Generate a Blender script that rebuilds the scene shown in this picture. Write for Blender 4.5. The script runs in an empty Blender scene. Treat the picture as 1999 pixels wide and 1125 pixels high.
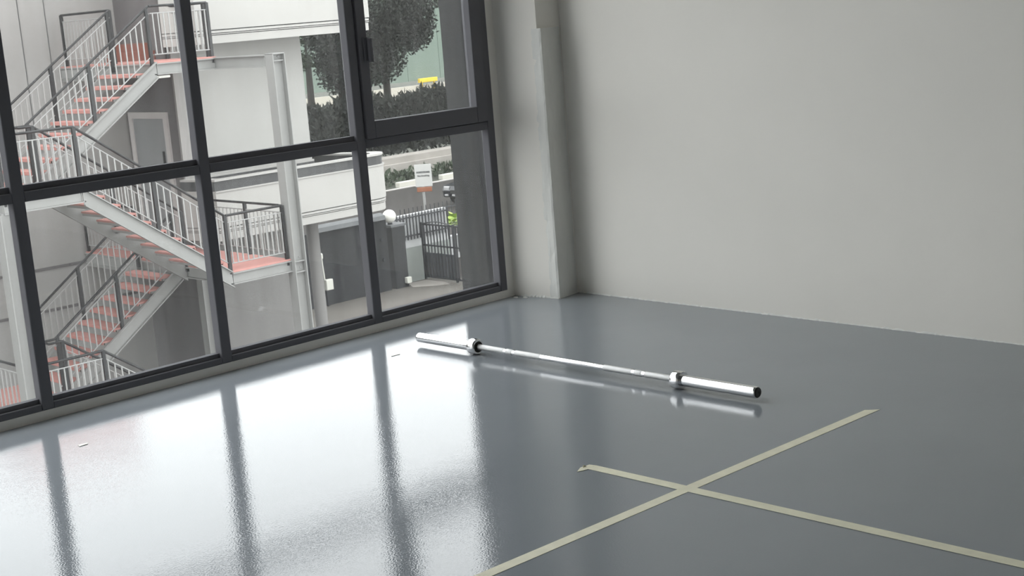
import bpy, bmesh, math, random
from mathutils import Vector, Matrix, Euler
random.seed(7)
S = bpy.context.scene
COL = S.collection

# ------------------------------------------------------------------ camera
F_PX, YAW, PITCH, ROLL = 2849.65, 43.0259, -10.9451, -4.5586
CAM_LOC = Vector((-6.18325, -6.34432, 1.72856))
yw, pt, rl = math.radians(YAW), math.radians(PITCH), math.radians(ROLL)
fwd = Vector((math.sin(yw) * math.cos(pt), math.cos(yw) * math.cos(pt), math.sin(pt)))
rgt = fwd.cross(Vector((0, 0, 1))).normalized()
up = rgt.cross(fwd)
r2 = math.cos(rl) * rgt + math.sin(rl) * up
u2 = -math.sin(rl) * rgt + math.cos(rl) * up
cam = bpy.data.cameras.new('camera')
cam.sensor_width = 36.0
cam.lens = 36.0 * F_PX / 1999.0
cam.clip_start, cam.clip_end = 0.05, 600
camo = bpy.data.objects.new('camera', cam)
COL.objects.link(camo)
camo.matrix_world = Matrix(((r2.x, u2.x, -fwd.x, CAM_LOC.x), (r2.y, u2.y, -fwd.y, CAM_LOC.y),
                            (r2.z, u2.z, -fwd.z, CAM_LOC.z), (0, 0, 0, 1)))
S.camera = camo

# ------------------------------------------------------------------ world: bright overcast sky
W = bpy.data.worlds.new('overcast_sky')
S.world = W
W.use_nodes = True
bg = W.node_tree.nodes['Background']
bg.inputs['Color'].default_value = (0.985, 0.99, 1.0, 1)
bg.inputs['Strength'].default_value = 4.4

vs = S.view_settings
vs.view_transform = 'Standard'
vs.look = 'None'
vs.exposure = 0.0
vs.gamma = 1.0
vs.use_curve_mapping = False
S.cycles.use_denoising = True
S.cycles.max_bounces = 12
S.cycles.diffuse_bounces = 6
S.cycles.glossy_bounces = 5
S.cycles.transparent_max_bounces = 16
S.cycles.caustics_reflective = False
S.cycles.caustics_refractive = False

# ------------------------------------------------------------------ materials
MATS = {}


def mat(name, col, rough=0.6, metal=0.0, spec=0.5, var=0.0, vscale=3.0, bump=0.0, bscale=40.0, stretch=None, ior=None):
    m = bpy.data.materials.new(name)
    m.use_nodes = True
    nt = m.node_tree
    b = nt.nodes['Principled BSDF']
    b.inputs['Base Color'].default_value = (*col, 1)
    b.inputs['Roughness'].default_value = rough
    b.inputs['Metallic'].default_value = metal
    b.inputs['Specular IOR Level'].default_value = spec
    if ior:
        b.inputs['IOR'].default_value = ior
    tc = nt.nodes.new('ShaderNodeTexCoord')
    mp = nt.nodes.new('ShaderNodeMapping')
    nt.links.new(tc.outputs['Object'], mp.inputs['Vector'])
    if stretch:
        mp.inputs['Scale'].default_value = stretch
    if var > 0:
        n = nt.nodes.new('ShaderNodeTexNoise')
        n.inputs['Scale'].default_value = vscale
        n.inputs['Detail'].default_value = 6
        n.inputs['Roughness'].default_value = 0.6
        nt.links.new(mp.outputs['Vector'], n.inputs['Vector'])
        r = nt.nodes.new('ShaderNodeValToRGB')
        r.color_ramp.elements[0].position = 0.3
        r.color_ramp.elements[1].position = 0.7
        r.color_ramp.elements[0].color = (*[c * (1 - var) for c in col], 1)
        r.color_ramp.elements[1].color = (*[min(1, c * (1 + var)) for c in col], 1)
        nt.links.new(n.outputs['Fac'], r.inputs['Fac'])
        nt.links.new(r.outputs['Color'], b.inputs['Base Color'])
    if bump > 0:
        n2 = nt.nodes.new('ShaderNodeTexNoise')
        n2.inputs['Scale'].default_value = bscale
        n2.inputs['Detail'].default_value = 4
        nt.links.new(mp.outputs['Vector'], n2.inputs['Vector'])
        bp = nt.nodes.new('ShaderNodeBump')
        bp.inputs['Strength'].default_value = 1.0
        bp.inputs['Distance'].default_value = bump
        nt.links.new(n2.outputs['Fac'], bp.inputs['Height'])
        nt.links.new(bp.outputs['Normal'], b.inputs['Normal'])
    MATS[name] = m
    return m


mat('wall_paint', (0.83, 0.805, 0.755), 0.75, spec=0.25, var=0.02, vscale=1.2, bump=0.0006, bscale=30)
mat('ceiling_paint', (0.4320, 0.4320, 0.4200), 0.85, spec=0.2, var=0.02)
mat('plaster_patch', (0.74, 0.74, 0.71), 0.9, spec=0.1, var=0.06, vscale=9, bump=0.006, bscale=26, stretch=(1, 1, 0.35))
mat('plaster_chip', (0.80, 0.80, 0.77), 0.9, spec=0.1)
mat('scrap_glossy', (0.80, 0.78, 0.70), 0.2, spec=0.6)
mat('frame_aluminium', (0.1562, 0.1550, 0.1675), 0.65, spec=0.02, bump=0.0002, bscale=300)
mat('gasket_rubber', (0.012, 0.012, 0.013), 0.6)
mat('tape', (0.8755, 0.8486, 0.6734), 0.6, spec=0.25, var=0.06, vscale=14, bump=0.0004, bscale=120)
mat('chrome', (0.80, 0.80, 0.81), 0.10, metal=1.0)
mat('chrome_inner', (0.55, 0.55, 0.55), 0.25, metal=1.0)
mat('cap_black', (0.012, 0.011, 0.011), 0.5)
mat('fin_paint', (0.0170, 0.0175, 0.0184), 0.7, spec=0.3, var=0.05, vscale=2)
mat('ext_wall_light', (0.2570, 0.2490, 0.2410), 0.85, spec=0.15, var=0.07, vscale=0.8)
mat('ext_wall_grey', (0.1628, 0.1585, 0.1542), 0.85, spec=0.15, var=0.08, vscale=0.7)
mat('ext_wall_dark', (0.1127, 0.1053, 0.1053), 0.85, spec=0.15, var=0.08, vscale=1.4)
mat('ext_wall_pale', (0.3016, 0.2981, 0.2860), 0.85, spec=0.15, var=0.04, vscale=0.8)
mat('ext_white', (0.3357, 0.3286, 0.3140), 0.8, spec=0.15, var=0.04, vscale=1.0)
mat('joint_dark', (0.0670, 0.0670, 0.0670), 0.9)
mat('band_dark', (0.0408, 0.0408, 0.0423), 0.7)
mat('roof_tile', (0.5194, 0.2828, 0.2562), 0.7)
mat('steel_grey', (0.2222, 0.2222, 0.2153), 0.55, spec=0.35, var=0.03, vscale=3)
mat('steel_rail', (0.010, 0.010, 0.011), 0.5, spec=0.4)
mat('steel_baluster', (0.2607, 0.2607, 0.2551), 0.55, spec=0.3)
mat('deck_red', (0.385, 0.192, 0.170), 0.75, spec=0.2, var=0.08, vscale=3)
mat('brick_red', (0.21, 0.085, 0.065), 0.8, spec=0.15, var=0.1, vscale=4)
mat('door_grey', (0.1823, 0.1863, 0.1903), 0.6, var=0.05, vscale=3)
mat('door_frame', (0.3976, 0.3766, 0.3626), 0.7)
mat('slate_paint', (0.0201, 0.0206, 0.0224), 0.8, spec=0.2, var=0.08, vscale=1.5)
mat('coping', (0.0886, 0.0919, 0.0953), 0.85, var=0.08, vscale=2)
mat('concrete', (0.1030, 0.0950, 0.0861), 0.9, spec=0.15, var=0.16, vscale=0.6)
mat('concrete_pale', (0.2583, 0.2415, 0.2213), 0.9, spec=0.15, var=0.16, vscale=1.5)
mat('asphalt', (0.0270, 0.0241, 0.0224), 0.9, spec=0.15, var=0.10, vscale=0.4)
mat('road_line', (0.3766, 0.3584, 0.3388), 0.9)
mat('kerb_paint', (0.3993, 0.3903, 0.3465), 0.85, var=0.05)
mat('wall_white', (0.3837, 0.3903, 0.3903), 0.85, var=0.05)
mat('wall_sage', (0.1851, 0.2011, 0.1887), 0.85, var=0.06)
mat('iron', (0.02, 0.021, 0.025), 0.5, spec=0.4)
mat('iron_panel', (0.045, 0.05, 0.06), 0.6)
mat('globe_glass', (0.6259, 0.6170, 0.5732), 0.35, spec=0.5)
mat('plastic_pale', (0.5194, 0.5194, 0.4718), 0.6)
mat('sign_white', (0.3979, 0.3979, 0.3821), 0.7)
mat('sign_orange', (0.2045, 0.0684, 0.0288), 0.7)
mat('sign_ink', (0.05, 0.055, 0.055), 0.8)
mat('car_paint', (0.012, 0.013, 0.016), 0.15, spec=0.6)
mat('car_glass', (0.01, 0.012, 0.014), 0.05, spec=0.7)
mat('car_lamp', (0.3036, 0.3036, 0.3036), 0.15, spec=0.6)
mat('tyre', (0.012, 0.012, 0.012), 0.8)
mat('leaf_dark', (0.0061, 0.0087, 0.0056), 0.6, spec=0.3, var=0.3, vscale=0.8)
mat('leaf_mid', (0.0238, 0.0361, 0.0181), 0.6, spec=0.3, var=0.3, vscale=0.8)
mat('leaf_bright', (0.2626, 0.3692, 0.0624), 0.5, spec=0.3, var=0.2, vscale=3)
mat('bark', (0.0204, 0.0168, 0.0138), 0.9, var=0.2, vscale=3)
mat('grass', (0.031, 0.034, 0.023), 0.9, var=0.35, vscale=0.5)
mat('hoarding_green', (0.1421, 0.1842, 0.1526), 0.7, var=0.05, vscale=0.2)
mat('barrier_yellow', (0.6578, 0.4563, 0.0351), 0.6)
mat('barrier_white', (0.4399, 0.4116, 0.3548), 0.8)
mat('tube_white', (0.7084, 0.7084, 0.6622), 0.4)


def floor_mat():
    m = bpy.data.materials.new('epoxy_floor')
    m.use_nodes = True
    nt = m.node_tree
    L = nt.links
    b = nt.nodes['Principled BSDF']
    b.inputs['IOR'].default_value = 1.42
    b.inputs['Roughness'].default_value = 0.07
    tc = nt.nodes.new('ShaderNodeTexCoord')
    # faint tonal drift of the coating
    n = nt.nodes.new('ShaderNodeTexNoise')
    n.inputs['Scale'].default_value = 0.9
    n.inputs['Detail'].default_value = 5
    L.new(tc.outputs['Object'], n.inputs['Vector'])
    r = nt.nodes.new('ShaderNodeValToRGB')
    r.color_ramp.elements[0].position = 0.3
    r.color_ramp.elements[1].position = 0.7
    r.color_ramp.elements[0].color = (0.262, 0.284, 0.312, 1)
    r.color_ramp.elements[1].color = (0.285, 0.308, 0.336, 1)
    L.new(n.outputs['Fac'], r.inputs['Fac'])
    # fine scratches and dust
    mp = nt.nodes.new('ShaderNodeMapping')
    mp.inputs['Rotation'].default_value = (0, 0, 0.6)
    mp.inputs['Scale'].default_value = (3, 60, 1)
    L.new(tc.outputs['Object'], mp.inputs['Vector'])
    n3 = nt.nodes.new('ShaderNodeTexNoise')
    n3.inputs['Scale'].default_value = 2.0
    n3.inputs['Detail'].default_value = 8
    L.new(mp.outputs['Vector'], n3.inputs['Vector'])
    rr = nt.nodes.new('ShaderNodeMapRange')
    rr.inputs['From Min'].default_value = 0.45
    rr.inputs['From Max'].default_value = 0.8
    rr.inputs['To Min'].default_value = 0.03
    rr.inputs['To Max'].default_value = 0.10
    L.new(n3.outputs['Fac'], rr.inputs['Value'])
    L.new(rr.outputs['Result'], b.inputs['Roughness'])
    L.new(r.outputs['Color'], b.inputs['Base Color'])
    # orange peel + slow undulation
    n1 = nt.nodes.new('ShaderNodeTexNoise')
    n1.inputs['Scale'].default_value = 135
    n1.inputs['Detail'].default_value = 1.5
    L.new(tc.outputs['Object'], n1.inputs['Vector'])
    n2 = nt.nodes.new('ShaderNodeTexNoise')
    n2.inputs['Scale'].default_value = 5
    n2.inputs['Detail'].default_value = 2
    L.new(tc.outputs['Object'], n2.inputs['Vector'])
    b1 = nt.nodes.new('ShaderNodeBump')
    b1.inputs['Distance'].default_value = 0.00031
    L.new(n1.outputs['Fac'], b1.inputs['Height'])
    b2 = nt.nodes.new('ShaderNodeBump')
    b2.inputs['Distance'].default_value = 0.0005
    L.new(n2.outputs['Fac'], b2.inputs['Height'])
    L.new(b1.outputs['Normal'], b2.inputs['Normal'])
    L.new(b2.outputs['Normal'], b.inputs['Normal'])
    MATS['epoxy_floor'] = m


def glass_mat():
    m = bpy.data.materials.new('window_glass')
    m.use_nodes = True
    nt = m.node_tree
    L = nt.links
    for nd in list(nt.nodes):
        if nd.type == 'BSDF_PRINCIPLED':
            nt.nodes.remove(nd)
    out = nt.nodes['Material Output']
    tr = nt.nodes.new('ShaderNodeBsdfTransparent')
    tr.inputs['Color'].default_value = (0.93, 0.945, 0.94, 1)
    gl = nt.nodes.new('ShaderNodeBsdfGlossy')
    gl.inputs['Roughness'].default_value = 0.02
    df = nt.nodes.new('ShaderNodeBsdfTranslucent')
    df.inputs['Color'].default_value = (0.85, 0.87, 0.88, 1)
    # dirt film with vertical run marks
    tc = nt.nodes.new('ShaderNodeTexCoord')
    mp = nt.nodes.new('ShaderNodeMapping')
    mp.inputs['Scale'].default_value = (26, 26, 2.2)
    L.new(tc.outputs['Object'], mp.inputs['Vector'])
    n = nt.nodes.new('ShaderNodeTexNoise')
    n.inputs['Scale'].default_value = 1.0
    n.inputs['Detail'].default_value = 5
    L.new(mp.outputs['Vector'], n.inputs['Vector'])
    mr = nt.nodes.new('ShaderNodeMapRange')
    mr.inputs['From Min'].default_value = 0.35
    mr.inputs['From Max'].default_value = 0.75
    mr.inputs['To Min'].default_value = 0.007
    mr.inputs['To Max'].default_value = 0.022
    L.new(n.outputs['Fac'], mr.inputs['Value'])
    m1 = nt.nodes.new('ShaderNodeMixShader')
    L.new(mr.outputs['Result'], m1.inputs['Fac'])
    L.new(tr.outputs[0], m1.inputs[1])
    L.new(df.outputs[0], m1.inputs[2])
    # Schlick reflectance, the same from both sides of the thin pane
    ge = nt.nodes.new('ShaderNodeNewGeometry')
    dt = nt.nodes.new('ShaderNodeVectorMath')
    dt.operation = 'DOT_PRODUCT'
    L.new(ge.outputs['Normal'], dt.inputs[0])
    L.new(ge.outputs['Incoming'], dt.inputs[1])

    def mnode(op, a, b=None):
        n_ = nt.nodes.new('ShaderNodeMath')
        n_.operation = op
        for i_, q_ in enumerate((a, b)):
            if q_ is None:
                continue
            if isinstance(q_, (int, float)):
                n_.inputs[i_].default_value = q_
            else:
                L.new(q_, n_.inputs[i_])
        return n_.outputs[0]
    cosv = mnode('ABSOLUTE', dt.outputs['Value'])
    refl = mnode('ADD', mnode('MULTIPLY', mnode('POWER', mnode('SUBTRACT', 1.0, cosv), 5.0), 0.96), 0.035)
    m2 = nt.nodes.new('ShaderNodeMixShader')
    L.new(refl, m2.inputs['Fac'])
    L.new(m1.outputs[0], m2.inputs[1])
    L.new(gl.outputs[0], m2.inputs[2])
    L.new(m2.outputs[0], out.inputs['Surface'])
    MATS['window_glass'] = m


def knurl_mat():
    m = mat('knurl', (0.62, 0.62, 0.62), 0.42, metal=1.0)
    nt = m.node_tree
    L = nt.links
    b = nt.nodes['Principled BSDF']
    tc = nt.nodes.new('ShaderNodeTexCoord')
    v = nt.nodes.new('ShaderNodeTexVoronoi')
    v.inputs['Scale'].default_value = 420
    L.new(tc.outputs['Object'], v.inputs['Vector'])
    bp = nt.nodes.new('ShaderNodeBump')
    bp.inputs['Distance'].default_value = 0.0012
    L.new(v.outputs['Distance'], bp.inputs['Height'])
    L.new(bp.outputs['Normal'], b.inputs['Normal'])


floor_mat()
glass_mat()
knurl_mat()


# ------------------------------------------------------------------ mesh helpers
class MB:
    """collects shapes of one part"""
    def __init__(s):
        s.v, s.f, s.mi, s.sm, s.cur = [], [], [], [], 0

    def add(s, vs, fs, smooth=False):
        o = len(s.v)
        s.v += [tuple(p) for p in vs]
        for f in fs:
            s.f.append(tuple(i + o for i in f))
            s.mi.append(s.cur)
            s.sm.append(smooth)
        return s

    def box(s, x0, x1, y0, y1, z0, z1):
        v = [(x, y, z) for x in (x0, x1) for y in (y0, y1) for z in (z0, z1)]
        return s.add(v, [(0, 1, 3, 2), (4, 6, 7, 5), (0, 4, 5, 1), (2, 3, 7, 6), (0, 2, 6, 4), (1, 5, 7, 3)])

    def cbox(s, x0, x1, y0, y1, z0, z1, c):
        """box with chamfered long edges in all axes (via bmesh bevel)"""
        bm = bmesh.new()
        v = [bm.verts.new((x, y, z)) for x in (x0, x1) for y in (y0, y1) for z in (z0, z1)]
        for f in [(0, 1, 3, 2), (4, 6, 7, 5), (0, 4, 5, 1), (2, 3, 7, 6), (0, 2, 6, 4), (1, 5, 7, 3)]:
            bm.faces.new([v[i] for i in f])
        bmesh.ops.bevel(bm, geom=list(bm.edges), offset=c, segments=2, affect='EDGES', profile=0.5)
        bm.verts.index_update()
        s.add([p.co[:] for p in bm.verts], [[q.index for q in f.verts] for f in bm.faces])
        bm.free()
        return s

    def prism(s, poly, axis, a, b):
        """extrude polygon; axis 'y': poly of (x,z); 'z': poly of (x,y); 'x': poly of (y,z)"""
        n = len(poly)

        def P(p, t):
            return {'y': (p[0], t, p[1]), 'z': (p[0], p[1], t), 'x': (t, p[0], p[1])}[axis]
        v = [P(p, a) for p in poly] + [P(p, b) for p in poly]
        fs = [tuple(range(n - 1, -1, -1)), tuple(range(n, 2 * n))]
        fs += [(i, (i + 1) % n, n + (i + 1) % n, n + i) for i in range(n)]
        return s.add(v, fs)

    def tube(s, a, b, r, n=8, r1=None, smooth=True):
        a, b = Vector(a), Vector(b)
        r1 = r if r1 is None else r1
        d = (b - a).normalized()
        t = d.orthogonal().normalized()
        w = d.cross(t)
        v = []
        for c, rr in ((a, r), (b, r1)):
            for i in range(n):
                q = 2 * math.pi * i / n
                v.append(c + rr * (math.cos(q) * t + math.sin(q) * w))
        s.add(v, [(i, (i + 1) % n, n + (i + 1) % n, n + i) for i in range(n)], smooth)
        s.add(v, [tuple(range(n - 1, -1, -1)), tuple(range(n, 2 * n))])
        return s

    def path(s, pts, r, n=8):
        """smooth tube along points"""
        pts = [Vector(p) for p in pts]
        rings = []
        prev = None
        for i, p in enumerate(pts):
            d = (pts[min(i + 1, len(pts) - 1)] - pts[max(i - 1, 0)]).normalized()
            if prev is None:
                t = d.orthogonal().normalized()
            else:
                t = (prev - d * prev.dot(d)).normalized()
            prev = t
            w = d.cross(t)
            rings.append([p + r * (math.cos(2 * math.pi * k / n) * t + math.sin(2 * math.pi * k / n) * w) for k in range(n)])
        v = [q for rg in rings for q in rg]
        fs = []
        for i in range(len(rings) - 1):
            for k in range(n):
                fs.append((i * n + k, i * n + (k + 1) % n, (i + 1) * n + (k + 1) % n, (i + 1) * n + k))
        s.add(v, fs, True)
        m = len(rings) - 1
        s.add(v, [tuple(range(n - 1, -1, -1)), tuple(m * n + k for k in range(n))])
        return s

    def lathe(s, prof, n=24, origin=(0, 0, 0), axis='z', smooth=True):
        """prof: list of (r, h)"""
        v = []
        ox, oy, oz = origin
        for r, h in prof:
            for k in range(n):
                q = 2 * math.pi * k / n
                a, b = r * math.cos(q), r * math.sin(q)
                v.append({'z': (ox + a, oy + b, oz + h), 'y': (ox + a, oy + h, oz + b), 'x': (ox + h, oy + a, oz + b)}[axis])
        fs = []
        for i in range(len(prof) - 1):
            for k in range(n):
                fs.append((i * n + k, i * n + (k + 1) % n, (i + 1) * n + (k + 1) % n, (i + 1) * n + k))
        s.add(v, fs, smooth)
        m = len(prof) - 1
        s.add(v, [tuple(range(n - 1, -1, -1)), tuple(m * n + k for k in range(n))])
        return s

    def mesh(s, name, mats):
        me = bpy.data.meshes.new(name)
        me.from_pydata(s.v, [], s.f)
        for m in (mats if isinstance(mats, (list, tuple)) else [mats]):
            me.materials.append(MATS[m])
        for p, mi, sm in zip(me.polygons, s.mi, s.sm):
            p.material_index = mi
            p.use_smooth = sm
        bm = bmesh.new()
        bm.from_mesh(me)
        bmesh.ops.remove_doubles(bm, verts=bm.verts, dist=1e-6)
        bmesh.ops.recalc_face_normals(bm, faces=bm.faces)
        bm.to_mesh(me)
        bm.free()
        if any(s.sm):
            me.set_sharp_from_angle(angle=math.radians(35))
        me.update()
        return me

    def build(s, name, mats, parent=None, loc=(0, 0, 0)):
        return link(name, s.mesh(name, mats), parent, loc)


def link(name, me, parent=None, loc=(0, 0, 0), rot=(0, 0, 0)):
    o = bpy.data.objects.new(name, me)
    COL.objects.link(o)
    o.parent = parent
    if parent is not None:
        # loc is given in world space; every parent Empty is unrotated or handled by its builder
        w = Vector((0, 0, 0))
        q = parent
        while q is not None:
            w += q.location
            q = q.parent
        o.location = Vector(loc) - w
    else:
        o.location = loc
    o.rotation_euler = rot
    return o


def empty(name, loc=(0, 0, 0), parent=None):
    o = link(name, None, parent, loc)
    o.empty_display_size = 0.1
    return o


def tag(o, label, cat, group=None, kind=None):
    o['label'] = label
    o['category'] = cat
    if group:
        o['group'] = group
    if kind:
        o['kind'] = kind
    return o


def struct(o, label=None):
    o['kind'] = 'structure'
    if label:
        o['label'] = label
        o['category'] = o.name.split('_')[0].split('.')[0]
    return o


def struct_as(o, label, cat):
    o['kind'] = 'structure'
    o['label'] = label
    o['category'] = cat
    return o


# ------------------------------------------------------------------ room shell
RX0, RY0, CEIL = -10.2, -12.0, 4.5
WTOP = 4.11                      # head of the window bands
struct(MB().box(RX0 - .2, 0.2, RY0 - .2, 0.2, -0.25, 0.0).build('floor', 'epoxy_floor'),
       'glossy grey-blue epoxy floor reflecting the windows')
struct(MB().box(RX0 - .2, 0.2, RY0 - .2, 0.2, CEIL, CEIL + .2).build('ceiling', 'ceiling_paint'),
       'plain off-white ceiling above the room')
struct(MB().box(0.0, 0.2, RY0 - .2, 0.2, 0.0, CEIL).build('wall_right', 'wall_paint'),
       'large blank light grey wall right of the column')
struct(MB().box(RX0 - .2, RX0, RY0 - .2, 0.2, 0, CEIL).build('wall_left', 'wall_paint'),
       'light grey wall closing the room on the left')
struct(MB().box(RX0, 0, RY0 - .2, RY0, 0, CEIL).build('wall_back', 'wall_paint'),
       'light grey wall behind the camera')
wf = MB().box(RX0, -0.30, 0.0, 0.2, 0.0, 0.046)
wf.box(RX0, -0.30, 0.0, 0.2, WTOP, CEIL)
wf.box(-0.30, 0.0, 0.0, 0.2, 0.0, CEIL)
struct(wf.build('wall_front', 'wall_paint'), 'low grey kerb and jamb around the window band')

# corner column with a plaster repair along its free edge
colm = MB().prism([(-0.245, 0.0), (-0.193, -0.305), (0.0, -0.305), (0.0, 0.0)], 'z', 0.0, CEIL)
column = struct(colm.build('wall_column', 'wall_paint'), 'square light grey corner column beside the window')
pp = MB()
N = 44
H = 1.585
rows = []
for i in range(N + 1):
    z = H * i / N
    j = lambda a: random.uniform(-a, a)
    ramp = 1.0 if i < N else 0.8
    w = 0.045 + 0.006 * math.sin(i * .5) + j(.005)
    rows.append([(-0.1925 - w * .17, -0.305 + w, z), (-0.1975 + j(.0018), -0.315 + w * .55, z), (-0.1965 + j(.0015), -0.322 + j(.001), z),
                 (-0.192 + j(.001), -0.335 + j(.0012), z), (-0.165, -0.331 + j(.001), z), (-0.01, -0.3055, z)])
v = [p for r in rows for p in r]
fs = []
for i in range(N):
    for k in range(5):
        fs.append((i * 6 + k, i * 6 + k + 1, (i + 1) * 6 + k + 1, (i + 1) * 6 + k))
fs.append(tuple(N * 6 + k for k in range(6)))
pp.add(v, fs)
pp.build('plaster_patch', 'plaster_patch', column)


def ragged(name, pts_fn, length, n, seed, parent, hmax=0.012, tmax=0.006):
    """uneven bead of filler where a wall meets the floor; pts_fn(t)->(base point, outward normal)"""
    rnd = random.Random(seed)
    m = MB()
    v = []
    for i in range(n + 1):
        b, nr = pts_fn(i / n)
        b, nr = Vector(b), Vector(nr)
        h = hmax * (0.25 + 0.75 * rnd.random())
        t = tmax * (0.15 + 0.85 * rnd.random() ** 2)
        v += [b + nr * t, b + nr * t * .8 + Vector((0, 0, h * .5)), b + nr * .0004 + Vector((0, 0, h))]
    f = []
    for i in range(n):
        for k in range(2):
            f.append((i * 3 + k, (i + 1) * 3 + k, (i + 1) * 3 + k + 1, i * 3 + k + 1))
    m.add(v, f)
    return m.build(name, 'plaster_chip', parent)


WR = bpy.data.objects['wall_right']
ragged('filler_bead', lambda t: ((0, -0.31 - t * 6.2, 0), (-1, 0, 0)), 6.2, 420, 3, WR)
ragged('filler_bead', lambda t: ((-0.237 + t * .044, -0.05 - t * 0.28, 0), (-1, 0, 0)), .28, 30, 4, column, 0.016, 0.010)

# flakes on the floor
flakes = [((-0.285, -0.055), .034, 'loose white plaster flake nearest the window at the column foot'),
          ((-0.262, -0.115), .040, 'larger white plaster flake lying against the column foot')]
for i, ((x, y), sz, lab) in enumerate(flakes):
    rnd = random.Random(20 + i)
    poly = [(sz * .5 * (1 + .4 * rnd.uniform(-1, 1)) * math.cos(q) * .55, sz * .5 * (1 + .3 * rnd.uniform(-1, 1)) * math.sin(q))
            for q in [k * math.pi * 2 / 9 for k in range(9)]]
    tag(MB().prism(poly, 'z', 0, 0.004).build('plaster_flake', 'plaster_chip', None, (x, y, 0.0004)), lab, 'flake', 'plaster flakes')

# ------------------------------------------------------------------ window band
win = struct(empty('window_1', (-5, 0, 0.046)), 'black aluminium window band of square panes with one casement')
XR = [-1.265, -2.259, -3.245] + [-3.245 - .99 * k for k in range(1, 7)]          # right faces of the mullions
MW = 0.060
ZB0, ZB1, ZB2 = 0.046, 0.078, 0.100
ZT0, ZT1, ZT2 = 1.022, 1.068, 1.0964
ROWS = [(ZT0, ZT1, ZT2)] + [(z, z + .046, z + .074) for z in (2.03, 3.05)]
ZTOP = 4.07
YF, YBK = -0.002, 0.060
for x in XR:
    MB().cbox(x - MW, x, YF, YBK, ZB0, WTOP, 0.006).build('mullion', 'frame_aluminium', win)
MB().cbox(-0.3536, -0.2985, YF, YBK, ZB0, WTOP, 0.006).build('jamb', 'frame_aluminium', win)
MB().cbox(RX0 + .001, RX0 + .06, YF, YBK, ZB0, WTOP, 0.006).build('jamb', 'frame_aluminium', win)
edges = [RX0 + .06] + sorted([x for x in XR]) + [None]
cells = []                                     # (x0, x1) clear openings from right to left
rt = -0.3536
for x in XR:
    cells.append((x, rt))
    rt = x - MW
cells.append((RX0 + .06, rt))
for ci, (a, b) in enumerate(cells):
    MB().cbox(a, b, YF + .002, YBK, ZB0, ZB1, 0.003).build('bottom_rail', 'frame_aluminium', win)
    MB().box(a, b, 0.022, 0.06, ZB1, ZB2).build('glazing_bead', 'frame_aluminium', win)
    MB().box(a, b, YF + .002, YBK, ZTOP, WTOP).build('top_rail', 'frame_aluminium', win)
    for (z0, z1, z2) in ROWS:
        MB().cbox(a, b, YF + .002, YBK, z0, z1, 0.003).build('transom', 'frame_aluminium', win)
        if not (ci == 0 and z0 == ZT0):
            MB().box(a, b, 0.022, 0.06, z1, z2).build('glazing_bead', 'frame_aluminium', win)
    for ri, (g0, g1) in enumerate(zip([ZB2] + [r[2] for r in ROWS], [r[0] for r in ROWS] + [ZTOP])):
        if ci == 0 and ri == 1:
            continue
        MB().box(a + .0005, b - .0005, 0.050, 0.056, g0, g1).build('pane', 'window_glass', win)
# opening casement of the right-hand upper cell
ca, cb = cells[0]
cz0, cz1 = ZT1 + .004, ROWS[1][0] - .003
sash = MB()
gx0, gx1, gz0, gz1 = -1.200, -0.440, 1.165, 1.94
sash.cbox(ca + .003, gx0, -0.016, 0.05, cz0, cz1, 0.004)
sash.cbox(gx1, cb - .003, -0.016, 0.05, cz0, cz1, 0.004)
sash.cbox(gx0, gx1, -0.016, 0.05, cz0, gz0, 0.004)
sash.cbox(gx0, gx1, -0.016, 0.05, gz1, cz1, 0.004)
sash = sash.build('casement', 'frame_aluminium', win)
MB().box(gx0, gx1, 0.026, 0.032, gz0, gz1).build('pane', 'window_glass', sash)
hd = MB().cbox(-1.236, -1.206, -0.026, -0.016, 1.49, 1.62, 0.004)
hd.cbox(-1.214, -1.193, -0.052, -0.026, 1.485, 1.615, 0.005)
hd.build('handle', 'frame_aluminium', sash)

# dark fin of the facade just outside the right jamb
struct_as(MB().box(-0.318, 0.5, 0.205, 0.385, -7.0, 5.4).box(-0.318, -0.20, 0.061, 0.205, -0.5, 5.2).build('wall_fin', 'fin_paint'),
          'dark grey outer pier just outside the right window panes', 'wall')

# ------------------------------------------------------------------ tape and barbell
tag(MB().prism([(-4.6, -3.064), (-1.262, -3.112), (-1.222, -3.160), (-4.6, -3.112)], 'z', 0.0003, 0.0012).build('tape_strip', 'tape'),
    'cream masking tape strip running toward the right wall under the crossing', 'tape', 'floor tape cross')
t2 = MB().prism([(-2.437, -2.668), (-2.389, -2.668), (-2.351, -4.9), (-2.399, -4.9)], 'z', 0.0013, 0.0022)
tape2 = t2.build('tape_strip', 'tape')
tag(tape2, 'cream masking tape strip with a folded end crossing over the other strip', 'tape', 'floor tape cross')
ft = MB()
fe_top = [(-2.437, -2.668, .0024), (-2.389, -2.668, .0024), (-2.400, -2.640, .0040), (-2.446, -2.636, .0040),
          (-2.482, -2.655, .0022), (-2.462, -2.664, .0022)]
nft = len(fe_top)
ft.add(fe_top + [(x, y, .0006) for x, y, z in fe_top],
       [tuple(range(nft)), tuple(range(2 * nft - 1, nft - 1, -1))] + [(i, (i + 1) % nft, nft + (i + 1) % nft, nft + i) for i in range(nft)])
# small crumpled flap standing up from the fold
ft.add([(-2.440, -2.646, .0036), (-2.418, -2.642, .0036), (-2.434, -2.641, .0125), (-2.439, -2.643, .0036), (-2.419, -2.639, .0036)],
       [(0, 1, 2), (4, 3, 2), (0, 2, 3), (1, 4, 2), (0, 3, 4, 1)])
ft.build('folded_end', 'tape', tape2)

bar = tag(empty('barbell', (-1.39, -1.57, 0.0)), 'chrome weightlifting barbell without plates lying on the floor', 'barbell')
bar.rotation_euler = (0, 0, 0)
B0 = Vector((-1.3984, -0.4663, 0.041))
BD = Vector((0.0086, -0.99996, 0)).normalized()


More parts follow.
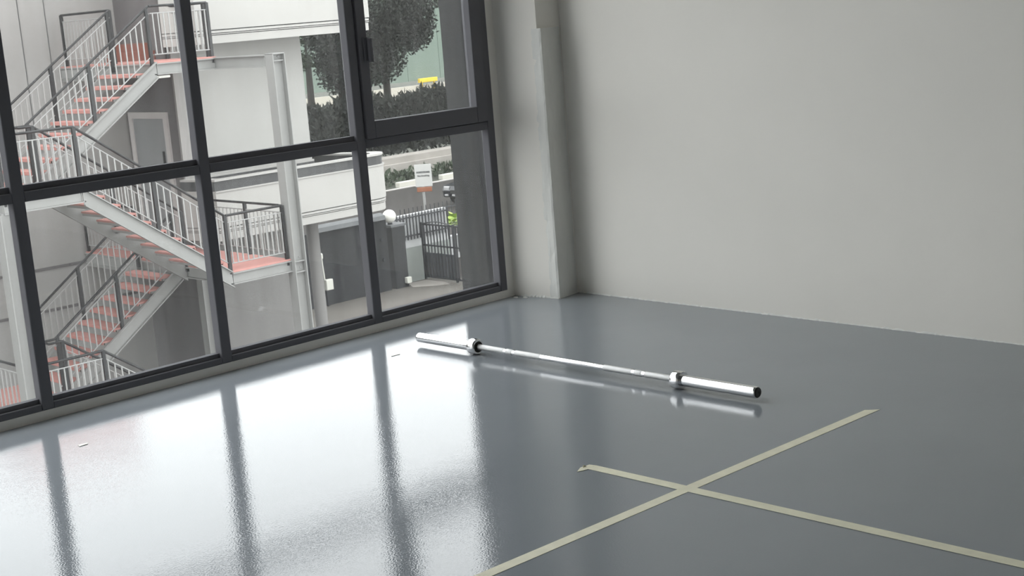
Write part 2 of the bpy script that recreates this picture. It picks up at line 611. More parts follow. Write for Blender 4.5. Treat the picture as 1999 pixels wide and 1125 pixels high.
def bp(s, off=0.0):
    return B0 + BD * s


def lathe_bar(prof, n=40):
    """prof of (s, r) along the bar"""
    m = MB()
    t = Vector((0, 0, 1))
    w = BD.cross(t)
    v = []
    for s_, r in prof:
        for k in range(n):
            q = 2 * math.pi * k / n
            v.append(bp(s_) + r * (math.cos(q) * t + math.sin(q) * w))
    fs = []
    for i in range(len(prof) - 1):
        for k in range(n):
            fs.append((i * n + k, i * n + (k + 1) % n, (i + 1) * n + (k + 1) % n, (i + 1) * n + k))
    m.add(v, fs, True)
    e = len(prof) - 1
    m.add(v, [tuple(range(n - 1, -1, -1)), tuple(e * n + k for k in range(n))])
    return m


def bar_part(name, prof, material):
    me = lathe_bar(prof).mesh(name, material)
    me.update()
    o = link(name, me, bar)
    return o


sh = bar_part('shaft', [(0.44, .0138), (0.92, .0138), (1.76, .0138)], 'chrome')
for a, b in ((0.465, 0.655), (0.735, 0.912), (1.325, 1.500), (1.578, 1.745)):
    o = lathe_bar([(a, .0138), (a + .004, .0147), (b - .004, .0147), (b, .0138)])
    o.build('knurled_grip', 'knurl', bar)
for a, b in ((0.672, 0.716), (1.516, 1.560)):
    lathe_bar([(a, .0138), (a + .002, .0150), (b - .002, .0150), (b, .0138)]).build('ring_mark', 'knurl', bar)
for c0, c1, e in ((0.463, 0.413, 0.0), (1.745, 1.795, 2.2)):
    sg = 1 if c1 > c0 else -1
    bar_part('collar', [(c0, .030), (c0, .037), (c0 + sg * .005, .0405), (c1 - sg * .004, .0405), (c1, .038), (c1, .028)], 'chrome')
    bar_part('sleeve', [(c1 - sg * .002, .0253), (c1 + sg * .01, .0253), (e - sg * .012, .0253), (e - sg * .005, .0253), (e - sg * .001, .0238), (e - sg * .001, .0215)], 'chrome')
    bar_part('end_cap', [(e - sg * .012, .0218), (e + sg * .0005, .0225), (e + sg * .003, .0205), (e + sg * .003, .006), (e + sg * .001, .005)], 'cap_black')
    bar_part('collar_seal', [(c0 + sg * .001, .0295), (c0 - sg * .0012, .0285), (c0 - sg * .0012, .0150)], 'cap_black')

# scraps on the floor by the window
tag(MB().prism([(-.020, -.012), (.022, -.008), (.026, .010), (-.016, .013)], 'z', 0, 0.002).build('paper_scrap', 'scrap_glossy', None, (-3.40, -0.555, 0.0005)),
    'small white scrap on the floor below the second window pane from the left', 'scrap')
tag(MB().prism([(-.03, -.006), (.025, -.010), (.032, .004), (-.012, .010)], 'z', 0, 0.002).build('paint_chip', 'scrap_glossy', None, (-1.62, -0.53, 0.0005)),
    'thin pale chip on the floor left of the barbell', 'chip')

# ------------------------------------------------------------------ outdoor ground
G = -6.30
struct_as(MB().box(-40, 22.6, 0.6, 31.5, G - .3, G).build('driveway', 'concrete'), 'brown-grey concrete yard below the window', 'driveway')
struct_as(MB().box(-60, 140, 31.5, 46.8, G - .3, G - .01).box(22.6, 140, 0.6, 31.5, G - .3, G - .01).build('road', 'asphalt'),
          'grey asphalt road beyond the gate', 'road')
struct_as(MB().box(-60, 200, 46.8, 160, G - .3, G - .02).build('verge', 'grass'), 'dark planted ground beyond the road', 'verge')
struct_as(MB().box(-60, 140, 46.75, 46.95, G - .2, G + .03).build('road_edge', 'road_line'), 'pale kerb line along the far side of the road', 'kerb')
ap = MB().prism([(20.9, 27.0), (21.4, 26.5), (21.75, 26.3), (21.9, 26.7), (21.85, 27.5), (21.2, 27.6)], 'z', G, G + .012)
struct_as(ap.build('driveway_patch', 'concrete_pale'), 'pale worn concrete patch at the foot of the gate', 'patch')

# ------------------------------------------------------------------ staircase
ZT_, ZL1, ZR1, ZL0, ZG = 1.22, -0.66, -2.54, -4.42, G
XA, XB = 5.10, 7.75             # flights run between these
NY0, NY1 = 15.86, 17.40         # near lane
FY0, FY1 = 17.60, 19.12         # far lane
STEP = 0.188
st = tag(empty('outdoor_staircase', (7.0, 17.5, G)), 'grey steel zigzag staircase with red treads climbing the building outside', 'staircase')


def tread_mesh():
    m = MB()
    m.cur = 0
    m.box(-0.02, 0.262, 0.06, 1.46, -0.030, 0.0)
    m.cur = 1
    m.box(0.03, 0.250, 0.07, 1.45, -0.075, -0.0301)
    m.cur = 0
    m.box(-0.02, -0.004, 0.06, 1.46, -0.060, -0.0301)
    return m.mesh('tread', ['deck_red', 'steel_grey'])


TREAD = tread_mesh()


def flight(zlo, zhi, y0, y1, up):
    """up=+1: rises toward +X"""
    x_lo, x_hi = (XA, XB) if up > 0 else (XB, XA)
    dx = x_hi - x_lo
    for ya, yb, s in ((y0, y0 + .012, -1), (y1 - .012, y1, 1)):
        m = MB()
        fa, fb = (ya - .055, yb) if s < 0 else (ya, yb + .055)
        # channel section: flange, web, flange as one closed outline per cross-section
        sec = [(fa, 0), (fb, 0), (fb, -.30), (fa, -.30), (fa, -.278), (ya, -.278), (ya, -.022), (fa, -.022)] if s < 0 else \
              [(fb, 0), (fa, 0), (fa, -.30), (fb, -.30), (fb, -.278), (yb, -.278), (yb, -.022), (fb, -.022)]
        n = len(sec)
        v = [(x_lo, y, zlo + h) for y, h in sec] + [(x_hi, y, zhi + h) for y, h in sec]
        m.add(v, [tuple(range(n)), tuple(range(2 * n - 1, n - 1, -1))] + [(i, (i + 1) % n, n + (i + 1) % n, n + i) for i in range(n)])
        o = m.build('stringer', 'steel_grey', st)
    go = abs(dx) / 10
    for k in range(1, 10):
        z = zlo + STEP * k
        x = x_lo + (dx / 10) * (k - .5)
        t = link('tread', TREAD, st, (x, y0, z))
        if up < 0:
            t.scale = (-1, 1, 1)
    return None


f1 = flight(ZL1, ZT_, FY0, FY1, 1)
f2 = flight(ZR1, ZL1, NY0, NY1, -1)
f3 = flight(ZL0, ZR1, FY0, FY1, 1)
f4 = flight(ZG, ZL0, NY0, NY1, -1)


def landing(x0, x1, y0, y1, z, beams='nflr', h=.24):
    m = MB()

    def ibeam_x(ya, out):
        m.box(x0, x1, ya - .006, ya + .006, z - h, z - .03)
        a, b = (ya - .06, ya + .006) if out < 0 else (ya - .006, ya + .06)
        m.box(x0, x1, a, b, z - h, z - h + .02)
        m.box(x0, x1, a, b, z - .05, z - .03)

    def ibeam_y(xa, out):
        m.box(xa - .006, xa + .006, y0, y1, z - h, z - .03)
        a, b = (xa - .06, xa + .006) if out < 0 else (xa - .006, xa + .06)
        m.box(a, b, y0, y1, z - h, z - h + .02)
        m.box(a, b, y0, y1, z - .05, z - .03)
    if 'n' in beams:
        ibeam_x(y0 + .02, -1)
    if 'f' in beams:
        ibeam_x(y1 - .02, 1)
    if 'l' in beams:
        ibeam_y(x0 + .02, -1)
    if 'r' in beams:
        ibeam_y(x1 - .02, 1)
    o = m.build('landing', 'steel_grey', st)
    MB().box(x0, x1, y0, y1, z - .03, z).build('deck', 'deck_red', o)
    return o


landing(3.72, XA, NY0, FY1, ZL1)
landing(3.72, XA, NY0, FY1, ZL0)
landing(XB, 9.03, NY0, 21.28, ZR1)
landing(XB, 9.03, FY0, 21.28, ZT_)
# grey slab faces under the bridges to the building
for z in (ZT_, ZR1):
    MB().box(XB - .02, XB, FY1 + .05, 21.25, z - .30, z - .06).build('bridge_edge', 'steel_grey', st)
MB().box(8.76, 9.078, 19.85, 21.27, ZT_, ZT_ + .18).box(8.92, 9.078, 19.95, 21.27, ZT_ + .18, ZT_ + .34).build('threshold_step', 'brick_red', st)


def hcol(x0, x1, y0, y1, z0, z1):
    m = MB()
    m.box(x0, x0 + .018, y0, y1, z0, z1)
    m.box(x1 - .018, x1, y0, y1, z0, z1)
    ym = (y0 + y1) / 2
    m.box(x0 + .018, x1 - .018, ym - .006, ym + .006, z0, z1)
    return m


cc = hcol(9.03, 9.30, 15.74, 15.98, G, 1.20)
cc.box(9.03, 9.30, 15.74, 15.98, 1.195, 1.215)
cc = cc.build('column', 'steel_grey', st)
for z in (1.08, ZR1 - .06, ZR1 - .26):
    MB().box(9.048, 9.282, 15.78, 15.86, z - .012, z + .012).build('stiffener', 'steel_grey', cc)
    for k in (-1, 1):
        MB().lathe([(.018, 0), (.018, .025)], 6, (9.165 + k * .05, 15.835, z + .07), 'y').build('bolt', 'steel_baluster', cc)
hcol(3.60, 3.86, 15.74, 15.98, G, ZL1 - .24).build('column', 'steel_grey', st)
hcol(9.0, 9.22, 19.0, 19.2, G, ZR1 - .24).build('column', 'steel_grey', st)
hcol(3.70, 3.92, 18.9, 19.1, G, ZL1 - .24).build('column', 'steel_grey', st)
bm_ = MB().box(9.02, 9.034, 15.98, 17.62, 0.99, 1.18)
bm_.box(8.96, 9.09, 15.98, 17.62, 1.18, 1.20)
bm_.box(8.96, 9.09, 15.98, 17.62, 0.98, 1.0)
bm_.build('tie_beam', 'steel_grey', st)

BAL_FL = None


def railing(p0, p1, posts, n_bal, hand_ext=None, h=1.0, sub=.13, bot=.13):
    """one straight run; p0,p1 on the walking line; posts = fractions"""
    p0, p1 = Vector(p0), Vector(p1)
    zv = Vector((0, 0, 1))
    m = MB().path([p0 + zv * h, p1 + zv * h], .023, 8)
    o = m.build('handrail', 'steel_rail', st)
    MB().tube(p0 + zv * (h - sub), p1 + zv * (h - sub), .011, 6).build('upper_rail', 'steel_baluster', o)
    MB().tube(p0 + zv * bot, p1 + zv * bot, .011, 6).build('lower_rail', 'steel_baluster', o)
    ln = (p1 - p0).length
    bme = MB().box(-.010, .010, -.010, .010, 0, h - sub - bot).mesh('baluster', 'steel_baluster')
    pme = MB().box(-.028, .028, -.028, .028, -.12, h).mesh('post', 'steel_rail')
    pfr = list(posts)
    for t in pfr:
        link('post', pme, o, p0.lerp(p1, t))
    for k in range(n_bal):
        t = (k + .5) / n_bal
        if any(abs(t - q) * ln < .05 for q in pfr):
            continue
        link('baluster', bme, o, p0.lerp(p1, t) + zv * bot)
    return o


yo = .04
# flights (both sides)
for (za, zb, ya, yb) in ((ZL1, ZT_, FY0, FY1), (ZL0, ZR1, FY0, FY1)):
    for y in (ya + yo, yb - yo):
        railing((XA, y, za), (XB, y, zb), (0.02, .5, .98), 22)
for (za, zb) in ((ZL1, ZR1), (ZL0, ZG)):
    for y in (NY0 + yo, NY1 - yo):
        railing((XA, y, za), (XB, y, zb), (0.0, .5, 1.0), 22)
# landings on the left
for z in (ZL1, ZL0):
    railing((XA, NY0 + yo, z), (3.76, NY0 + yo, z), (.99,), 12)
    railing((3.76, NY0 + yo, z), (3.76, FY1 - yo, z), (.5, 1.0), 20)
# right landing
railing((XB + .02, NY0 + yo, ZR1), (8.98, NY0 + yo, ZR1), (1.0,), 11)
railing((9.0, 16.02, ZR1), (9.0, 19.15, ZR1), (.36, 1.0), 24)
# top landing
railing((XB + .02, FY0 + yo, ZT_), (8.98, FY0 + yo, ZT_), (1.0,), 11)
railing((8.98, FY0 + .16, ZT_), (8.98, 19.25, ZT_), (0.0, 1.0), 12)
# bridges
railing((XB + .03, FY1, ZT_), (XB + .03, 21.05, ZT_), (0.0, 1.0), 15)
railing((XB + .03, FY1, ZR1), (XB + .03, 21.2, ZR1), (0.0, 1.0), 15)
# short joining pieces where the two lanes meet
for z in (ZL1, ZL0):
    MB().path([(XA, FY0 + yo, z + 1.0), (XA - .25, FY0 + yo, z + 1.0), (XA - .25, NY1 - yo, z + 1.0), (XA, NY1 - yo, z + 1.0)], .023).build('joining_rail', 'steel_rail', st)

# ------------------------------------------------------------------ neighbouring building
bd = tag(empty('building', (9.1, 20, G)), 'pale grey building with white curved balconies behind the staircase', 'building')
WT = 4.3
w1 = MB().box(-14, 9.3, 21.3, 21.6, G, WT).build('wall', 'ext_wall_light', bd)
for x in (5.2, 6.4, 7.02, 7.57):
    MB().box(x - .008, x + .008, 21.292, 21.3, -1.0, WT).build('panel_joint', 'joint_dark', w1)
for z in (-2.75, -3.6):
    MB().box(-14, 9.08, 21.285, 21.3, z - .03, z + .03).build('ledge', 'ext_wall_dark', w1)
MB().box(9.08, 9.35, 19.3, 21.3, G, WT).build('wall', 'ext_wall_dark', bd)  # shade on this side face is put into the darker wall colour
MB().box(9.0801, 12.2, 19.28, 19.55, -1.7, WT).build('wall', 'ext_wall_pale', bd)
MB().box(9.0801, 11.45, 19.28, 19.55, G, -1.70).build('wall', 'ext_wall_grey', bd)  # same wall lower down, balcony shade painted in as a darker grey
MB().box(9.04, 9.36, 19.22, 19.279, G, 1.35).build('corner_strip', 'ext_wall_light', bd)
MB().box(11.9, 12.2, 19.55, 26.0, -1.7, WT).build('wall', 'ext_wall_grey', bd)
# roof, with two unseen blocks added on top for the floor reflection
rf = MB().box(-14, 9.3, 21.0, 26, WT, WT + .25).box(9.3, 12.4, 19.1, 26, WT, WT + .25).build('roof', 'ext_wall_light', bd)
MB().box(6.0, 8.4, 21.2, 24.0, WT + .25, 6.5).build('pink_reflection_block', 'roof_tile', rf)  # added out of view, gives the floor reflection its pink tint
MB().box(-6.0, 4.4, 21.2, 25.0, WT + .25, 6.8).build('grey_reflection_block', 'ext_wall_light', rf)  # added out of view, greys the left of the floor reflection
# door in the side wall at the lower landing
dr = MB().box(9.05, 9.08, 19.70, 21.12, ZR1, 0.13).build('door', 'door_grey', bd)
df = MB().box(9.025, 9.085, 19.66, 19.80, ZR1, 0.17)
df.box(9.025, 9.085, 21.02, 21.16, ZR1, 0.17)
df.box(9.025, 9.085, 19.80, 21.02, 0.04, 0.17)
df.build('door_frame', 'door_frame', dr)
MB().box(9.02, 9.05, 19.90, 19.95, -.95, -.62).build('handle', 'steel_rail', dr)


def balcony(zb, full):
    def plan(o=0.0):
        p = [(8.9, 19.21), (9.12, 18.3 - o)]
        p += [(12.95, 18.3 - o)]
        cx, cy, r = 13.1, 18.75, .45 + o
        for k in range(7):
            q = math.radians(-80 + k * 22)
            p.append((cx + r * math.cos(q) * 1.05, cy + r * math.sin(q)))
        p += [(12.45, 22.5), (12.2, 22.5), (12.2, 19.21)]
        return p
    o = MB().prism(plan(-.03), 'z', zb, zb + .155).build('balcony', 'ext_white', bd)
    MB().prism(plan(-.06), 'z', zb + .155, zb + .170).build('groove', 'joint_dark', o)
    MB().prism(plan(-.012), 'z', zb + .170, zb + .185).build('moulding', 'ext_white', o)
    MB().prism(plan(-.06), 'z', zb + .185, zb + .20).build('groove', 'joint_dark', o)
    MB().prism(plan(-.012), 'z', zb + .20, zb + .245).build('moulding', 'ext_white', o)
    MB().prism(plan(-.06), 'z', zb + .245, zb + .265).build('groove', 'joint_dark', o)
    top = zb + .985 if not full else zb + 2.4
    MB().prism(plan(0), 'z', zb + .265, top - .02).build('parapet', 'ext_white', o)
    if not full:
        MB().prism(plan(.025), 'z', top - .02, top + .005).build('ledge', 'ext_white', o)
        # recessed dark band and open white rim above it
        pl = plan(-.02)

        def ring(m, outer, inner, z0, z1):
            n = len(outer)
            v = [(x, y, z0) for x, y in outer] + [(x, y, z1) for x, y in outer] + [(x, y, z0) for x, y in inner] + [(x, y, z1) for x, y in inner]
            f = []
            for i in range(n):
                j = (i + 1) % n
                f += [(i, j, n + j, n + i), (2 * n + i, 3 * n + i, 3 * n + j, 2 * n + j), (n + i, n + j, 3 * n + j, 3 * n + i), (i, 2 * n + i, 2 * n + j, j)]
            return m.add(v, f)

        def inset(pl, d):
            c = [(11.2, 19.4)] * len(pl)
            out = []
            for (x, y) in pl:
                vx, vy = 11.2 - x, 19.6 - y
                L = math.hypot(vx, vy)
                out.append((x + vx / L * d, y + vy / L * d))
            return out
        ring(MB(), pl, inset(pl, .22), top + .005, top + .195).build('band', 'band_dark', o)
        ring(MB(), plan(.01), inset(pl, .24), top + .195, top + .235).build('rim', 'ext_white', o)
        MB().prism(inset(pl, .20), 'z', top + .02, top + .05).build('balcony_floor', 'concrete', o)
    return o


balcony(1.445, True)
balcony(-2.385, False)
MB().lathe([(.135, 0), (.135, 3.92)], 24, (12.02, 19.3, G)).build('round_column', 'ext_wall_grey', bd)

tag(MB().cbox(7.76, 8.06, 17.66, 17.74, 0.915, 0.965, .012).build('tube_lamp', 'tube_white'), 'white tube light fixed under the top landing', 'lamp')

# ------------------------------------------------------------------ yard wall, pillar and lamp
yw_ = tag(empty('yard_wall', (18, 27.3, G)), 'dark grey yard wall with sloped coping behind the round column', 'wall')
MB().box(14.0, 20.35, 27.3, 27.5, G, G + 2.14).build('wall_panel', 'slate_paint', yw_)
MB().prism([(27.2, G + 2.14), (27.25, G + 2.26), (27.45, G + 2.33), (27.6, G + 2.14)], 'x', 17.75, 20.3).build('coping', 'coping', yw_)
for x, z in ((20.12, -4.75), (20.14, -5.35)):
    MB().lathe([(.05, 0), (.05, .05)], 8, (x, 27.25, z), 'y').build('wall_bolt', 'iron', yw_)
pl_ = tag(empty('gate_pillar', (20.75, 27.4, G)), 'dark grey square gate pillar carrying the globe lamp', 'pillar')
MB().box(20.5, 20.98, 27.25, 27.7, G, G + 1.86).build('shaft', 'slate_paint', pl_)
MB().box(20.44, 21.04, 27.19, 27.76, G + 1.86, G + 1.93).build('cap', 'coping', pl_)
gl_ = tag(empty('globe_lamp', (20.62, 27.45, G + 1.93)), 'round white globe lamp on top of the gate pillar', 'lamp')
MB().lathe([(.08, 0), (.08, .03), (.05, .05)], 16, (20.62, 27.45, G + 1.93)).build('base', 'iron', gl_)
MB().lathe([(.2 * math.sin(math.radians(a)) + .001, .24 - .2 * math.cos(math.radians(a))) for a in range(5, 181, 8)], 24, (20.62, 27.45, G + 1.93)).build('globe', 'globe_glass', gl_)
ub = tag(empty('utility_box', (17.95, 27.2, -5.5)), 'pale utility box with conduit on the dark yard wall', 'box')
MB().cbox(17.86, 18.1, 27.10, 27.24, -5.83, -5.52, .02).build('box', 'plastic_pale', ub)
MB().tube((17.88, 27.2, -5.52), (17.84, 27.2, -4.88), .022, 8).build('conduit', 'plastic_pale', ub)
MB().lathe([(.05, 0), (.05, .12), (.02, .16)], 10, (17.84, 27.2, -4.90)).build('cap', 'plastic_pale', ub)
MB().tube((17.92, 27.2, -5.83), (17.92, 27.2, G), .025, 8).build('down_pipe', 'iron', ub)
tag(MB().cbox(20.82, 21.0, 27.12, 27.25, G + .12, G + .30, .015).build('outlet_box', 'plastic_pale'), 'small cream box at the foot of the gate pillar', 'box')

# ------------------------------------------------------------------ white front wall with spiked fence
fw = tag(empty('front_wall', (24, 27.8, G)), 'boundary wall white above and sage green below, left of the gate', 'wall')
MB().box(20.98, 23.1, 27.75, 27.92, G + 1.05, G + 2.05).build('upper_wall', 'wall_white', fw)
MB().box(20.98, 23.1, 27.70, 27.92, G, G + 1.05).build('lower_wall', 'wall_sage', fw)
fe = tag(empty('spiked_fence', (22, 27.68, G + 1.3)), 'black iron fence with spiked bars mounted on the white boundary wall', 'fence')
for z in (G + 1.42, G + 1.98):
    MB().box(20.99, 23.1, 27.64, 27.68, z - .022, z + .022).build('rail', 'iron', fe)
bar_me = MB().tube((0, 0, -.72), (0, 0, .02), .024, 6).tube((0, 0, .02), (0, 0, .10), .034, 6, .002).mesh('bar', 'iron')
for k in range(17):
    link('bar', bar_me, fe, (21.06 + k * .125, 27.66, G + 2.02))

# gate: open leaf seen edge-on, then the second leaf
gt = tag(empty('iron_gate', (21.95, 26.9, G)), 'black iron gate with vertical bars standing open by the white wall', 'gate')
gx = 21.95
for y in (27.6, 26.15, 24.3):
    MB().box(gx - .03, gx + .03, y - .03, y + .03, G + .02, G + 1.78).build('stile', 'iron', gt)
for z in (G + .1, G + 1.08, G + 1.72):
    MB().box(gx - .02, gx + .02, 24.3, 27.6, z - .025, z + .025).build('cross_rail', 'iron', gt)
MB().box(gx + .02, gx + .03, 26.2, 27.57, G + .1, G + .85).build('kick_panel', 'iron_panel', gt)
MB().path([(gx, 27.6 - 1.45 * t, G + 1.72 + .1 * math.sin(math.pi * t)) for t in [k / 8 for k in range(9)]], .02, 6).build('arched_rail', 'iron', gt)
gb = MB().tube((0, 0, .1), (0, 0, 1.72), .024, 6).mesh('bar', 'iron')
for k in range(22):
    link('bar', gb, gt, (gx, 27.5 - k * .145, G))
# street-side fence seen over the gate
fe2 = tag(empty('street_fence', (26, 29.5, G)), 'low black picket fence along the street behind the bright green plant', 'fence')
for z in (G + 1.2, G + 1.75):
    MB().box(22.6, 29, 29.48, 29.52, z - .02, z + .02).build('rail', 'iron', fe2)
pk = MB().tube((0, 0, 0.2), (0, 0, 1.95), .018, 5).mesh('bar', 'iron')
for k in range(34):
    link('bar', pk, fe2, (22.7 + k * .18, 29.5, G))
struct_as(MB().box(22.6, 29, 29.55, 29.8, G, G + .75).build('wall_street', 'wall_white'), 'low pale wall under the street fence', 'wall')


def leaf_quad(m, p, d, n, L, Wd):
    d = Vector(d).normalized()
    n = Vector(n)
    s = d.cross(n)
    if s.length < 1e-4:
        s = d.orthogonal()
    s.normalize()
    p = Vector(p)
    n2 = s.cross(d)
    m.add([p, p + d * L * .5 + s * Wd * .5 + n2 * .04 * L, p + d * L, p + d * L * .5 - s * Wd * .5 + n2 * .04 * L], [(0, 1, 2, 3)])


pln = tag(empty('leafy_plant', (24.0, 28.75, G)), 'bright yellow-green leafy plant behind the gate', 'plant')
rnd = random.Random(5)
MB().tube((24.0, 28.75, G), (24.0, 28.75, G + 1.7), .03, 6).build('stem', 'bark', pln)
for k in range(110):
    m = MB()
    q = rnd.uniform(0, 6.28)
    e = rnd.uniform(-.2, .9)
    d = Vector((math.cos(q), math.sin(q), e))
    leaf_quad(m, (0, 0, 0), d, (0, 0, 1), rnd.uniform(.16, .26), rnd.uniform(.14, .2))
    m.build('leaf', 'leaf_bright', pln, (24.0 + rnd.uniform(-.6, .75), 28.75 + rnd.uniform(-.4, .4), G + 1.42 + rnd.uniform(-.2, .2)))

# ------------------------------------------------------------------ notice board
sg_ = tag(empty('notice_board', (27.55, 34, G)), 'white notice board on a grey post beside the road', 'sign')
SX, SY = 27.55, 34.0
dirv = Vector((0.735, -0.678, 0))     # board faces the window
rotz = math.atan2(dirv.y, dirv.x)
bo = MB().box(-.305, .305, -.025, .025, -.40, .40).build('panel', 'sign_white', sg_, (SX, SY, -4.04))
bo.rotation_euler = (0, 0, rotz)
lo = MB().cbox(-.27, .27, -.04, .04, -.085, .085, .02).build('lower_panel', 'sign_orange', sg_, (SX, SY, -4.55))
lo.rotation_euler = (0, 0, rotz)
MB().tube((SX, SY + .06, G), (SX, SY + .06, -4.45), .05, 10).build('post', 'steel_grey', sg_)


def lettering(txt, size, dz, bold=0.0):
    cu = bpy.data.curves.new('txt', 'FONT')
    cu.body = txt
    cu.size = size
    cu.align_x = 'CENTER'
    cu.extrude = .004
    cu.offset = bold
    to = bpy.data.objects.new('txt', cu)
    COL.objects.link(to)
    dg = bpy.context.evaluated_depsgraph_get()
    me = bpy.data.meshes.new_from_object(to.evaluated_get(dg))
    bpy.data.objects.remove(to)
    me.materials.clear()
    me.materials.append(MATS['sign_ink'])
    o = link('lettering', me, sg_, (SX, SY, -4.04 + dz))
    o.rotation_euler = (math.radians(90), 0, rotz)
    nrm = Vector((dirv.y, -dirv.x, 0)) * .031
    o.location += nrm
    return o


lettering('FORETRUMS', .086, .09, .004)
lettering('No Smoking', .086, -.035, .002)

# ------------------------------------------------------------------ car on the road
cx, cy = 35.57, 39.2
ca_ = tag(empty('car', (cx, cy, G)), 'dark car on the road half hidden by the outer pier', 'car')


def carp(m, name, material):
    me = m.mesh(name, material)
    o = link(name, me, ca_, (cx, cy, G))
    return o


prof = [(-1.95, .35), (-2.0, .62), (-1.92, .82), (-1.0, .95), (-.45, 1.38), (.9, 1.42), (1.55, 1.0), (2.0, .92), (2.05, .4)]
b_ = MB()
n = len(prof)
v = []
for yy, k in ((-.86, .0), (-.80, .06), (.80, .06), (.86, .0)):
    for (x, z) in prof:
        tin = 0.16 if z > 1.1 else 0
        v.append((x, yy * (1 - tin), z))
fs = [tuple(range(n)), tuple(range(4 * n - 1, 3 * n - 1, -1))]
for r_ in range(3):
    for i in range(n):
        fs.append((r_ * n + i, r_ * n + (i + 1) % n, (r_ + 1) * n + (i + 1) % n, (r_ + 1) * n + i))
b_.add(v, fs)
carp(b_, 'body', 'car_paint')
carp(MB().add([(-.98, -.66, .97), (-.98, .66, .97), (-.47, .6, 1.35), (-.47, -.6, 1.35)], [(0, 1, 2, 3)]).add(
    [(-1.0, -.66, .975), (-1.0, .66, .975), (-.49, .6, 1.355), (-.49, -.6, 1.355)], [(3, 2, 1, 0)]), 'windscreen', 'car_glass')
for s_ in (-1, 1):
    carp(MB().cbox(-2.0, -1.82, s_ * .62 - .16, s_ * .62 + .16, .64, .80, .03), 'headlamp', 'car_lamp')
    carp(MB().cbox(-2.03, -1.9, s_ * .62 - .10, s_ * .62 + .10, .40, .48, .02), 'fog_lamp', 'car_lamp')
    for x in (-1.3, 1.3):
        carp(MB().lathe([(.18, -.1), (.32, -.1), (.32, .1), (.18, .1)], 18, (x, s_ * .76, .32), 'y'), 'wheel', 'tyre')
carp(MB().box(-2.03, -1.95, -.35, .35, .52, .66), 'grille', 'tyre')
carp(MB().box(-2.06, -2.0, -.22, .22, .42, .50), 'number_plate', 'car_lamp')
for o in ca_.children:
    pass
ca_.rotation_euler = (0, 0, 0.02)

# ------------------------------------------------------------------ far side of the road
for i, (x0, x1, lab) in enumerate(((36.9, 38.5, 'pale painted kerb block left of the notice board'), (39.6, 43.0, 'pale painted kerb block right of the notice board'))):
    tag(MB().cbox(x0, x1, 46.98, 47.3, G, G + .26, .03).build('kerb_block', 'kerb_paint'), lab, 'kerb', 'kerb blocks')
rw = MB().box(20, 80, 50.0, 50.3, G, -5.55).box(20, 80, 50.3, 51.4, G, -5.25)
struct_as(rw.build('wall_retaining', 'concrete_pale'), 'low stepped concrete wall under the hedge across the road', 'wall')


def foliage(m, centre, rad, count, seed, size, fn=None):
    rnd = random.Random(seed)
    c = Vector(centre)
    for _ in range(count):
        while True:
            q = Vector((rnd.uniform(-1, 1), rnd.uniform(-1, 1), rnd.uniform(-1, 1)))
            if .35 < q.length <= 1:
                break
        p = c + Vector((q.x * rad[0], q.y * rad[1], q.z * rad[2]))
        d = Vector((rnd.gauss(0, 1), rnd.gauss(0, 1), rnd.gauss(-.2, .8)))
        nn = Vector((rnd.gauss(0, 1), rnd.gauss(0, 1), rnd.gauss(0, 1)))
        leaf_quad(m, p, d, nn, size * rnd.uniform(.6, 1.3), size * rnd.uniform(.35, .7))


def tree(x, y, z0, trunk_h, lab, blobs, seed, leafmat='leaf_dark', size=.5, dens=900):
    t = tag(empty('tree', (x, y, z0)), lab, 'tree', 'street trees across the road')
    tr = MB().tube((x, y, z0), (x + .1, y, z0 + trunk_h), .26, 10, .18)
    for k, (bx, by, bz, *_r) in enumerate(blobs):
        tr.tube((x + .1, y, z0 + trunk_h - .2), (x + bx, y + by, z0 + bz), .11, 6, .04)
    tr.build('trunk', 'bark', t)
    m = MB()
    for k, (bx, by, bz, rx, ry, rz) in enumerate(blobs):
        foliage(m, (x + bx, y + by, z0 + bz), (rx, ry, rz), int(dens * rx * rz), seed + k, size)
    me = bpy.data.meshes.new('foliage')
    me.from_pydata(m.v, [], m.f)
    me.materials.append(MATS[leafmat])
    o = link('foliage', me, t)
    o['kind'] = 'stuff'
    return t


tree(44.2, 56.4, -5.3, 4.4, 'large dark street tree filling the casement pane',
     [(0, 0, 7.9, 3.6, 2.4, 3.0), (-.8, 0, 4.75, 2.0, 1.8, 1.45), (2.0, 0, 6.5, 1.5, 1.6, 1.7), (-2.4, 0, 6.2, 1.4, 1.6, 1.8)], 100, dens=1300, size=.22)
tree(45.8, 62.6, -5.3, 4.4, 'dark street tree right of the pale building wall',
     [(0, 0, 6.7, 1.9, 1.8, 3.0), (0.1, 0, 4.1, 1.45, 1.4, 1.5), (1.6, 0, 5.0, 1.3, 1.3, 1.6)], 200, dens=1300, size=.22)
tree(47.2, 67.6, -5.3, 4.6, 'paler slender street tree beside the pale building wall',
     [(0, 0, 6.3, 1.3, 1.2, .8), (-.3, 0, 4.7, .8, .8, .6)], 300, 'leaf_mid', dens=900, size=.25)
tree(58.4, 67.5, -5.3, 6.4, 'dark street tree beside the dark outer pier', [(0, 0, 9.6, 2.6, 2.0, 2.4)], 400, dens=900, size=.24)

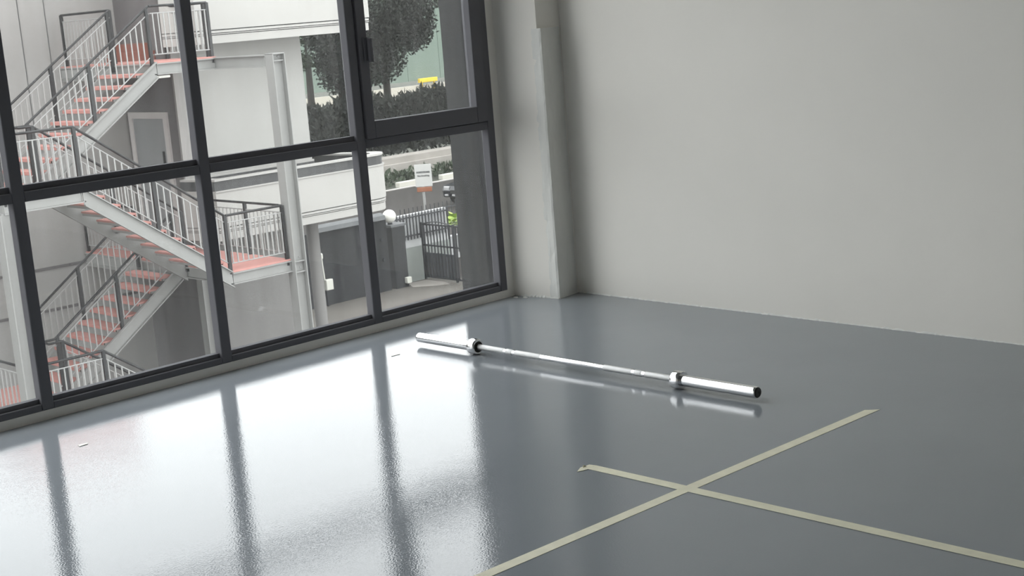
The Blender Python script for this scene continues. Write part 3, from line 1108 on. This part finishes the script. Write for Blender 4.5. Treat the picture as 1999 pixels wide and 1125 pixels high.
hg = MB()
rnd = random.Random(77)
for _ in range(24000):
    x = rnd.uniform(32, 58)
    top = -2.75 + .16 * math.sin(x * 1.3) + .12 * math.sin(x * 3.1)
    z = rnd.uniform(-5.3, top)
    if rnd.random() < .25:
        z = top + rnd.uniform(-.2, .25)
    y = 52.9 + rnd.uniform(-.25, 1.2)
    leaf_quad(hg, (x, y, z), (rnd.gauss(0, .6), rnd.gauss(0, .6), rnd.gauss(.3, 1)), (rnd.gauss(0, 1), -1, rnd.gauss(0, 1)), rnd.uniform(.22, .5), rnd.uniform(.09, .2))
hedge = tag(empty('hedge', (42, 53, -5.25)), 'tall dark hedge running behind the low concrete wall', 'hedge')
me = bpy.data.meshes.new('foliage')
me.from_pydata(hg.v, [], hg.f)
me.materials.append(MATS['leaf_dark'])
o = link('foliage', me, hedge)
o['kind'] = 'stuff'
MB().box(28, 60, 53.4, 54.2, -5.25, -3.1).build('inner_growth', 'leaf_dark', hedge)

bedm = MB()
for _ in range(2500):
    leaf_quad(bedm, (rnd.uniform(30, 60), rnd.uniform(47.8, 49.3), G + rnd.uniform(0, .5)), (rnd.gauss(0, .8), rnd.gauss(0, .8), 1), (rnd.gauss(0, 1), -1, rnd.gauss(0, 1)),
              rnd.uniform(.15, .4), rnd.uniform(.08, .2))
me = bpy.data.meshes.new('ground_cover')
me.from_pydata(bedm.v, [], bedm.f)
me.materials.append(MATS['leaf_mid'])
o = link('ground_cover', me)
tag(o, 'low dark planting between the far kerb and the concrete wall', 'plants', kind='stuff')

hb = tag(empty('green_hoarding', (80, 100, G)), 'long pale green hoarding far behind the trees', 'hoarding')
for k in range(16):
    MB().box(50 + k * 4, 53.96 + k * 4, 100, 100.2, -4.55, 4.0).build('panel', 'hoarding_green', hb)
tag(MB().box(50, 114, 99.6, 99.9, G, -4.95).build('white_barrier', 'barrier_white'), 'long white barrier at the foot of the green hoarding', 'barrier')
tag(MB().cbox(82.7, 84.9, 99.2, 99.55, -4.75, -4.35, .05).box(83.0, 83.1, 99.3, 99.45, G, -4.75).box(84.5, 84.6, 99.3, 99.45, G, -4.75).build('yellow_barrier', 'barrier_yellow'),
    'yellow barrier bar in front of the green hoarding', 'barrier')
